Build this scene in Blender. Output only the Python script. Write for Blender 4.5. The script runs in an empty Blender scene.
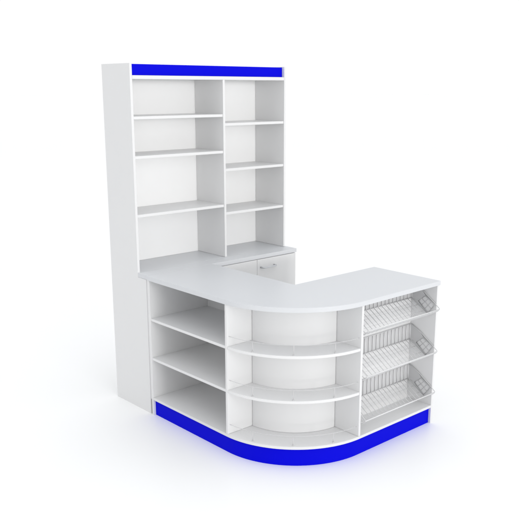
import bpy, bmesh, math
from mathutils import Vector, Matrix

scene = bpy.context.scene
col = scene.collection
PI = math.pi
PT = 0.016                      # board thickness

# ------------------------------------------------------------------ materials
def nodes_of(name):
    m = bpy.data.materials.new(name); m.use_nodes = True
    nt = m.node_tree
    return m, nt, nt.nodes['Principled BSDF']

def laminate(name, base, rough=0.42, spec=0.35, var=0.012, scale=9.0):
    m, nt, b = nodes_of(name)
    tc = nt.nodes.new('ShaderNodeTexCoord')
    nz = nt.nodes.new('ShaderNodeTexNoise'); nz.inputs['Scale'].default_value = scale
    nz.inputs['Detail'].default_value = 4
    nt.links.new(tc.outputs['Object'], nz.inputs['Vector'])
    mx = nt.nodes.new('ShaderNodeMix'); mx.data_type = 'RGBA'
    mx.inputs['A'].default_value = (*[c * (1 - var) for c in base], 1)
    mx.inputs['B'].default_value = (*[min(1, c * (1 + var)) for c in base], 1)
    nt.links.new(nz.outputs['Fac'], mx.inputs['Factor'])
    nt.links.new(mx.outputs['Result'], b.inputs['Base Color'])
    rr = nt.nodes.new('ShaderNodeMapRange')
    rr.inputs['To Min'].default_value = rough - 0.05; rr.inputs['To Max'].default_value = rough + 0.05
    nt.links.new(nz.outputs['Fac'], rr.inputs['Value'])
    nt.links.new(rr.outputs['Result'], b.inputs['Roughness'])
    b.inputs['Specular IOR Level'].default_value = spec
    # very fine orange-peel of melamine board
    n2 = nt.nodes.new('ShaderNodeTexNoise'); n2.inputs['Scale'].default_value = 420
    nt.links.new(tc.outputs['Object'], n2.inputs['Vector'])
    bp = nt.nodes.new('ShaderNodeBump'); bp.inputs['Strength'].default_value = 0.03
    bp.inputs['Distance'].default_value = 0.0006
    nt.links.new(n2.outputs['Fac'], bp.inputs['Height'])
    nt.links.new(bp.outputs['Normal'], b.inputs['Normal'])
    return m

WHITE = laminate('white_melamine', (0.735, 0.735, 0.737))
BACKING = laminate('white_hardboard_back', (0.90, 0.90, 0.90), rough=0.55, spec=0.2)
TOP = laminate('white_worktop', (0.63, 0.642, 0.662), rough=0.34, spec=0.4)
EDGE = WHITE
BLUE = laminate('blue_laminate', (0.0016, 0.0018, 0.62), rough=0.6, spec=0.06, var=0.03)
WIRE = laminate('grey_wire', (0.58, 0.58, 0.585), rough=0.35, spec=0.5)
PALEWIRE = laminate('pale_wire', (0.72, 0.72, 0.725), rough=0.3, spec=0.5)
DARKWIRE = laminate('dark_wire', (0.42, 0.42, 0.43), rough=0.35, spec=0.5)
MESHGREY = laminate('grey_basket_sheet', (0.56, 0.56, 0.565), rough=0.45)
METAL, _nt, _b = nodes_of('satin_steel')
_b.inputs['Base Color'].default_value = (0.55, 0.56, 0.58, 1); _b.inputs['Metallic'].default_value = 0.8
_b.inputs['Roughness'].default_value = 0.32
KICKSHADE = laminate('toe_kick_shade', (0.12, 0.12, 0.12), rough=0.6)  # recess shadow under the base cabinet, put into the board's colour

# ------------------------------------------------------------------ helpers
def link(name, bm, mat, parent=None, bevel=0.0009, smooth=False):
    me = bpy.data.meshes.new(name)
    bmesh.ops.recalc_face_normals(bm, faces=bm.faces)
    bm.to_mesh(me); bm.free()
    o = bpy.data.objects.new(name, me); col.objects.link(o)
    me.materials.append(mat)
    if smooth:
        for p in me.polygons: p.use_smooth = True
    else:
        for p in me.polygons: p.use_smooth = True
        me.set_sharp_from_angle(angle=math.radians(30))
    if parent: o.parent = parent
    if bevel:
        b = o.modifiers.new('edge', 'BEVEL'); b.width = bevel; b.segments = 2
        b.limit_method = 'ANGLE'; b.angle_limit = math.radians(40)
    return o

def box(bm, x0, x1, y0, y1, z0, z1):
    vs = [bm.verts.new((x, y, z)) for z in (z0, z1) for x, y in ((x0, y0), (x1, y0), (x1, y1), (x0, y1))]
    for f in ((0, 3, 2, 1), (4, 5, 6, 7), (0, 1, 5, 4), (1, 2, 6, 5), (2, 3, 7, 6), (3, 0, 4, 7)):
        bm.faces.new([vs[i] for i in f])

def board(name, x0, x1, y0, y1, z0, z1, mat, parent, **k):
    bm = bmesh.new(); box(bm, x0, x1, y0, y1, z0, z1)
    return link(name, bm, mat, parent, **k)

def prism(name, pts, axis, a0, a1, mat, parent, **k):
    """polygon pts extruded along axis (0 = x: pts are (y,z); 2 = z: pts are (x,y))"""
    bm = bmesh.new()
    def P(p, a): return (a, p[0], p[1]) if axis == 0 else (p[0], p[1], a)
    lo = [bm.verts.new(P(p, a0)) for p in pts]; hi = [bm.verts.new(P(p, a1)) for p in pts]
    n = len(pts)
    bm.faces.new(lo[::-1]); bm.faces.new(hi)
    for i in range(n):
        j = (i + 1) % n
        bm.faces.new((lo[i], lo[j], hi[j], hi[i]))
    return link(name, bm, mat, parent, **k)

def tube(bm, pts, r, seg=8, closed=False):
    pts = [Vector(p) for p in pts]; n = len(pts); rings = []
    up = None
    for i, p in enumerate(pts):
        if closed: a, b = pts[i - 1], pts[(i + 1) % n]
        else: a, b = pts[max(i - 1, 0)], pts[min(i + 1, n - 1)]
        t = (b - a).normalized()
        if up is None:
            up = Vector((0, 0, 1)) if abs(t.z) < 0.9 else Vector((1, 0, 0))
        u = (up - t * up.dot(t)); u.normalize(); v = t.cross(u); up = u
        rings.append([bm.verts.new(p + (u * math.cos(2 * PI * k / seg) + v * math.sin(2 * PI * k / seg)) * r) for k in range(seg)])
    m = n if closed else n - 1
    for i in range(m):
        A, B = rings[i], rings[(i + 1) % n]
        for k in range(seg):
            bm.faces.new((A[k], A[(k + 1) % seg], B[(k + 1) % seg], B[k]))
    if not closed:
        bm.faces.new(rings[0][::-1]); bm.faces.new(rings[-1])

def rounded(pts, r=0.008, n=4):
    """polyline with its inner corners rounded"""
    pts = [Vector(p) for p in pts]; out = [pts[0]]
    for i in range(1, len(pts) - 1):
        p = pts[i]; a = (pts[i - 1] - p); b = (pts[i + 1] - p)
        d = min(r, a.length * 0.45, b.length * 0.45)
        A = p + a.normalized() * d; B = p + b.normalized() * d
        for k in range(n + 1):
            t = k / n
            out.append(A * (1 - t) ** 2 + p * 2 * t * (1 - t) + B * t * t)
    out.append(pts[-1]); return out

def thing(name, label, cat, loc=(0, 0, 0), group=None):
    o = bpy.data.objects.new(name, None); col.objects.link(o)
    o.location = loc; o['label'] = label; o['category'] = cat
    if group: o['group'] = group
    o.empty_display_size = 0.1
    return o

def settle(root):
    """children are modelled in world coordinates: keep them there under the moved root"""
    inv = Matrix.Translation(-root.location)
    for c in root.children:
        c.data.transform(inv)
        for g in c.children: g.data.transform(inv)

# ------------------------------------------------------------------ setting
bm = bmesh.new()
S = 260
vs = [bm.verts.new(p) for p in ((-S, -S, 0), (S, -S, 0), (S, S, 0), (-S, S, 0))]
bm.faces.new(vs)
FLOOR, nt, b = nodes_of('white_studio_floor')
tc = nt.nodes.new('ShaderNodeTexCoord'); nz = nt.nodes.new('ShaderNodeTexNoise')
nz.inputs['Scale'].default_value = 1.5
nt.links.new(tc.outputs['Object'], nz.inputs['Vector'])
rr = nt.nodes.new('ShaderNodeMapRange'); rr.inputs['To Min'].default_value = 0.26; rr.inputs['To Max'].default_value = 0.34
nt.links.new(nz.outputs['Fac'], rr.inputs['Value']); nt.links.new(rr.outputs['Result'], b.inputs['Roughness'])
b.inputs['Base Color'].default_value = (0.915, 0.915, 0.915, 1)
b.inputs['Specular IOR Level'].default_value = 0.16
fl = link('floor', bm, FLOOR, bevel=0); fl['kind'] = 'structure'

# ------------------------------------------------------------------ tall shelving cabinet
H, HB, W, D, DU = 2.1454, 0.902, 1.2508, 0.4007, 0.0922
WB = 1.2555                     # right side of the deeper base cabinet
TW = 0.0264                     # worktop thickness
YB = 0.004                      # front of the base cabinet's carcass
cab = thing('shelving_cabinet', 'tall white shelving cabinet with blue top band, standing behind the counter', 'cabinet', (W / 2, D / 2, 0))
# left side: one tall board with the deeper foot of the base cabinet
side = [(D, 0), (D, H), (DU, H), (DU, HB - TW - 0.001), (YB, HB - TW - 0.001), (YB, 0)]
prism('side_panel', side, 0, 0, PT, WHITE, cab)
board('side_panel', W - PT, W, DU, D, HB + 0.001, H, WHITE, cab)
board('base_side_panel', WB - PT, WB, YB, D, 0, HB - TW - 0.001, WHITE, cab)
board('worktop', PT + 0.001, W + 0.0144, DU + 0.002, D, HB - TW, HB, TOP, cab)
# the strip of worktop that stands in front of the shelves
board('worktop_front', -0.0008, W + 0.0144, -0.012, DU - 0.001, HB - TW, HB, TOP, cab)
WD = 0.7049
board('divider', WD - 0.010, WD + 0.006, DU + 0.001, D - 0.010, HB + 0.001, 2.0555, WHITE, cab)
ZT, ZB = 2.0771, 2.0581
board('top_board', PT + 0.001, W - PT - 0.001, DU + 0.0005, D - 0.010, ZB - 0.002, ZT, WHITE, cab)
board('fascia', PT + 0.001, W - PT - 0.001, DU + 0.022, DU + 0.038, ZT + 0.001, H - 0.004, BLUE, cab)
board('roof_board', PT + 0.001, W - PT - 0.001, DU + 0.040, D - 0.010, H - 0.020, H - 0.003, WHITE, cab)
board('back_panel', PT + 0.001, W - PT - 0.001, D - 0.009, D - 0.002, HB + 0.001, H - 0.004, BACKING, cab, bevel=0)
for z in (1.8341, 1.6021, 1.2497):
    board('shelf', PT + 0.001, WD - 0.011, DU + 0.004, D - 0.010, z - 0.009, z + 0.008, WHITE, cab)
for z in (1.7765, 1.4832, 1.1955):
    board('shelf', WD + 0.007, W - PT - 0.001, DU + 0.004, D - 0.010, z - 0.009, z + 0.008, WHITE, cab)
# base cabinet: toe kick and three fronts
board('plinth', PT + 0.001, WB - PT - 0.001, YB + 0.045, YB + 0.061, 0, 0.098, KICKSHADE, cab)
board('base_board', PT + 0.001, WB - PT - 0.001, YB + 0.001, D - 0.01, 0.099, 0.115, WHITE, cab)
def front(x0, x1, hx):
    d = board('door', x0, x1, YB - 0.0165, YB - 0.0005, 0.10, HB - TW - 0.004, WHITE, cab)
    hb = bmesh.new(); zc = 0.815; y0 = YB - 0.0165; y1 = y0 - 0.028
    path = rounded([(hx - 0.062, y0 + 0.002, zc), (hx - 0.062, y1, zc), (hx + 0.062, y1, zc), (hx + 0.062, y0 + 0.002, zc)], 0.014, 5)
    tube(hb, path, 0.006, 10)
    link('handle', hb, METAL, d, bevel=0, smooth=True)
front(0.003, 0.445, 0.36)
front(0.448, 0.8885, 0.53)
front(0.8915, WB - 0.001, 0.985)
settle(cab)

# ------------------------------------------------------------------ corner counter
XC, XR = -0.0034, 1.2035        # left face, right end
YC, YL, YF = -0.016, -0.7511, -1.2800
R = 0.5289
CX, CY = XC + R, YL             # centre of the rounded corner
W1, W2 = 0.5035, 0.5053
ZP = 0.1023
XD = CX                          # right divider
SD = 0.1814                      # depth of the curved and basket bays
cnt = thing('counter', 'white L-shaped shop counter with rounded corner, open shelves and blue plinth', 'counter', (0.4, -0.8, 0))

def arc(r, a0=0.0, a1=PI / 2, n=40):
    """rounded corner, from the left face (angle 0) to the front face (90 degrees)"""
    return [(CX - r * math.cos(a0 + (a1 - a0) * k / n), CY - r * math.sin(a0 + (a1 - a0) * k / n)) for k in range(n + 1)]

OV = 0.006
XI, YI = XC + W1 + 0.002, YF + W2        # inner corner of the top
top = [(XC - OV, YC + 0.002)] + arc(R + OV) + [(XR + OV, YF - OV), (XR + OV, YI), (XI, YI), (XI, YC + 0.002)]
prism('countertop', top, 2, HB - TW, HB, TOP, cnt)
ZC = HB - TW - 0.001
# bottom board, running round the corner above the plinth
base_pts = [(XC, YC - PT - 0.001)] + arc(R) + [(XR - PT - 0.001, YF), (XR - PT - 0.001, YI - 0.02), (XI - 0.02, YI - 0.02), (XI - 0.02, YC - PT - 0.001)]
prism('bottom_board', base_pts, 2, ZP, ZP + PT, WHITE, cnt)
ZS = ZP + PT + 0.001
RP = 0.015                       # plinth set back under the board
ring = [(XC + RP, YC - PT - 0.001)] + arc(R - RP) + [(XR - PT - 0.001, YF + RP)]
inner = [(XC + RP + PT, YC - PT - 0.001)] + arc(R - RP - PT) + [(XR - PT - 0.001, YF + RP + PT)]
prism('plinth', ring + inner[::-1], 2, 0.0, ZP - 0.001, BLUE, cnt)
# uprights
board('end_panel', XC, XI - 0.02, YC - PT, YC, 0, ZC, WHITE, cnt)
board('end_panel', XR - PT, XR, YF, YI - 0.02, 0, ZC, WHITE, cnt)
DL = 0.443                       # depth of the left bay
board('divider', XC + 0.0008, XC + DL, YL - PT, YL, ZS, ZC, WHITE, cnt)
board('divider', XD - 0.008, XD + 0.008, YF + 0.0008, YI - 0.021, ZS, ZC, WHITE, cnt)
board('back_panel', XC + DL + 0.001, XC + DL + 0.011, YL - PT, YC - PT - 0.001, ZS, ZC, WHITE, cnt)
board('back_panel', XD + 0.009, XR - PT - 0.001, YF + SD, YF + SD + 0.010, ZS, ZC, WHITE, cnt)
a0, a1 = 0.055, PI / 2 - 0.03
cb = arc(R - SD, a0, a1) + arc(R - SD - 0.008, a0, a1)[::-1]
prism('curved_back_panel', cb, 2, ZS, ZC, WHITE, cnt, smooth=False)
# left bay shelves
for z in (0.628, 0.3743):
    board('shelf', XC + 0.004, XC + DL, YL + 0.001, YC - PT - 0.001, z - 0.008, z + 0.008, WHITE, cnt)
# curved shelves with their little gallery rails
def gallery(z, parent):
    rr = R - 0.016; h = 0.056
    g = bmesh.new(); e = 0.033
    pts = [(x, y, z + h) for x, y in arc(rr, e, PI / 2 - 0.017, 48)]
    tube(g, pts, 0.0014, 8)
    rail = link('gallery_rail', g, WIRE, parent, bevel=0, smooth=True)
    for th in (20.0, 45.5, 71.0):
        t = math.radians(th); x, y = CX - rr * math.cos(t), CY - rr * math.sin(t)
        p = bmesh.new(); tube(p, [(x, y, z - 0.001), (x, y, z + h)], 0.0021, 8)
        tube(p, [(x, y, z - 0.001), (x, y, z + 0.004)], 0.0055, 12)
        link('rail_post', p, WIRE, rail, bevel=0, smooth=True)
ca0, ca1 = 0.032, PI / 2 - 0.0165
for z in (0.628, 0.3743):
    pts = arc(R - 0.003, ca0, ca1) + arc(R - SD + 0.001, 0.05, PI / 2 - 0.025)[::-1]
    prism('curved_shelf', pts, 2, z - 0.008, z + 0.008, WHITE, cnt)
    gallery(z + 0.008, cnt)
gallery(ZP + PT, cnt)
# shelf on the staff side of the right wing
board('inner_shelf', XD + 0.009, XR - PT - 0.001, YF + SD + 0.012, YI - 0.03, 0.46, 0.476, WHITE, cnt)
settle(cnt)

# ------------------------------------------------------------------ wire baskets
XL, XE = XD + 0.013, XR - PT - 0.006
def basket_profile(z):
    """back top, back foot, trough, lip - in the (y, z) plane"""
    return (-1.106, z + 0.098), (-1.106, z), (-1.232, z - 0.084), (-1.306, z - 0.034)

def wire_basket(z, label):
    bt, bf, tr, lp = basket_profile(z)
    t = thing('wire_basket', label, 'basket', ((XL + XE) / 2, -1.2, tr[1]), 'tilted wire baskets in the right bay of the counter')
    g = bmesh.new(); n = 19
    for i in range(n):
        x = XL + 0.006 + (XE - XL - 0.012) * i / (n - 1)
        tube(g, [(x, bt[0] + 0.002, bt[1]), (x, bf[0] + 0.002, bf[1] - 0.002)], 0.0029, 10)
    gr = link('back_grille', g, PALEWIRE, t, bevel=0, smooth=True)
    for p in (bt, bf):
        g = bmesh.new(); tube(g, [(XL, p[0], p[1]), (XE, p[0], p[1])], 0.0026, 8)
        link('rim_wire', g, WIRE, gr, bevel=0, smooth=True)
    board('back_sheet', XL + 0.003, XE - 0.003, bt[0] + 0.0056, bt[0] + 0.0068, bf[1] - 0.002, bt[1] - 0.001, MESHGREY, t, bevel=0)
    g = bmesh.new()
    for i in range(n):
        x = XL + 0.006 + (XE - XL - 0.012) * i / (n - 1)
        path = rounded([(x, bf[0], bf[1] - 0.003), (x, tr[0], tr[1] - 0.003), (x, lp[0], lp[1] - 0.003)], 0.02, 4)
        tube(g, path, 0.0019, 8)
    for f in (0.35, 0.7):
        y, zz = bf[0] + (tr[0] - bf[0]) * f, bf[1] + (tr[1] - bf[1]) * f
        tube(g, [(XL, y, zz - 0.0062), (XE, y, zz - 0.0062)], 0.0018, 6)
    link('floor_grille', g, PALEWIRE, t, bevel=0, smooth=True)
    g = bmesh.new()
    tube(g, [(XL, lp[0], lp[1]), (XE, lp[0], lp[1])], 0.0030, 8)
    tube(g, [(XL, tr[0], tr[1] + 0.002), (XE, tr[0], tr[1] + 0.002)], 0.0024, 8)
    link('front_rail', g, PALEWIRE, t, bevel=0, smooth=True)
    for x in (XL + 0.001, XE - 0.001):
        g = bmesh.new()
        out = [(x, bt[0], bt[1]), (x, -1.180, z + 0.060), (x, lp[0] - 0.004, lp[1] + 0.004), (x, lp[0] + 0.006, lp[1] - 0.010), (x, tr[0], tr[1]), (x, bf[0], bf[1]), (x, bt[0], bt[1])]
        tube(g, rounded(out, 0.014, 4), 0.0022, 8)
        fr = link('end_frame', g, WIRE, t, bevel=0, smooth=True)
        prism('end_sheet', [bt, (-1.180, z + 0.058), (-1.203, z + 0.030), (-1.156, z - 0.010), bf], 0, x - 0.0006, x + 0.0006, MESHGREY, fr, bevel=0)
        # the small barred panel in the end of the basket
        q = [Vector((x - 0.004, y, zz)) for y, zz in ((-1.203, z + 0.030), (-1.273, z - 0.011), (-1.229, z - 0.071), (-1.156, z - 0.010))]
        g = bmesh.new()
        tube(g, [q[0], q[1], q[2], q[3]], 0.0022, 8, closed=True)
        for f in (1 / 3, 2 / 3):
            tube(g, [q[0].lerp(q[1], f), q[3].lerp(q[2], f)], 0.0010, 6)
        tube(g, [q[0].lerp(q[3], 0.5), q[1].lerp(q[2], 0.5)], 0.0010, 6)
        link('end_grille', g, DARKWIRE, fr, bevel=0, smooth=True)
        prism('label_plate', [(p.y, p.z) for p in q], 0, x - 0.0005, x + 0.001, WHITE, fr, bevel=0)
    settle(t)
    return t
wire_basket(0.770, 'topmost grey wire basket in the right bay, directly under the countertop')
wire_basket(0.507, 'middle grey wire basket in the right bay, between two others')
wire_basket(0.247, 'lowest grey wire basket in the right bay, just above the blue plinth')

# ------------------------------------------------------------------ light
w = bpy.data.worlds.new('World'); scene.world = w; w.use_nodes = True
nt = w.node_tree; bg = nt.nodes['Background']
tc = nt.nodes.new('ShaderNodeTexCoord'); sx = nt.nodes.new('ShaderNodeSeparateXYZ')
nt.links.new(tc.outputs['Generated'], sx.inputs['Vector'])
rp = nt.nodes.new('ShaderNodeValToRGB')
K = 1.4
els = rp.color_ramp.elements
els[0].position = 0.0; els[1].position = 1.0
for pos in (0.22, 0.34, 0.55, 0.72): els.new(pos)
for e, v in zip(els, (1.02, 1.0, 0.70, 0.80, 1.38, 1.4)):
    t = min(1, max(0, (e.position - 0.3) / 0.5))
    e.color = (v / K * (1 - 0.04 * t), v / K * (1 - 0.02 * t), v / K, 1)
nt.links.new(sx.outputs['Z'], rp.inputs['Fac']); nt.links.new(rp.outputs['Color'], bg.inputs['Color'])
bg.inputs['Strength'].default_value = K
L = bpy.data.lights.new('key_light', 'SUN'); L.energy = 1.5; L.angle = math.radians(13); L.color = (1, 0.99, 0.97)
lo = bpy.data.objects.new('key_light', L); col.objects.link(lo)
d = Vector((0.05, 1.0, -0.004))
lo.rotation_euler = d.to_track_quat('-Z', 'Y').to_euler(); lo.location = (-0.5, -6, 3)

A = bpy.data.lights.new('added_fill', 'AREA'); A.shape = 'SQUARE'; A.size = 1.6; A.energy = 25  # added fill lamp, only there to brighten the counter's bays and tops
ao = bpy.data.objects.new('added_fill', A); col.objects.link(ao)
ao.location = (-1.4, -4.8, 2.6)
ao.rotation_euler = (Vector((0.35, -0.9, 0.4)) - ao.location).to_track_quat('-Z', 'Y').to_euler()

# ------------------------------------------------------------------ camera
cam = bpy.data.cameras.new('camera'); co = bpy.data.objects.new('camera', cam); col.objects.link(co)
co.location = (-2.589, -3.9352, 1.9986)
co.rotation_euler = (PI / 2 - 0.2489, 0, -0.7377)
cam.sensor_width = 36; cam.lens = 786.9862 / 519 * 36
cam.shift_x = -(266.585 - 259.5) / 519; cam.shift_y = (289.1567 - 259.5) / 519
cam.clip_end = 1000
scene.camera = co
vs_ = scene.view_settings
scene.display_settings.display_device = 'sRGB'
vs_.view_transform = 'Standard'; vs_.look = 'None'; vs_.exposure = 0; vs_.gamma = 1
scene.cycles.max_bounces = 10; scene.cycles.diffuse_bounces = 6
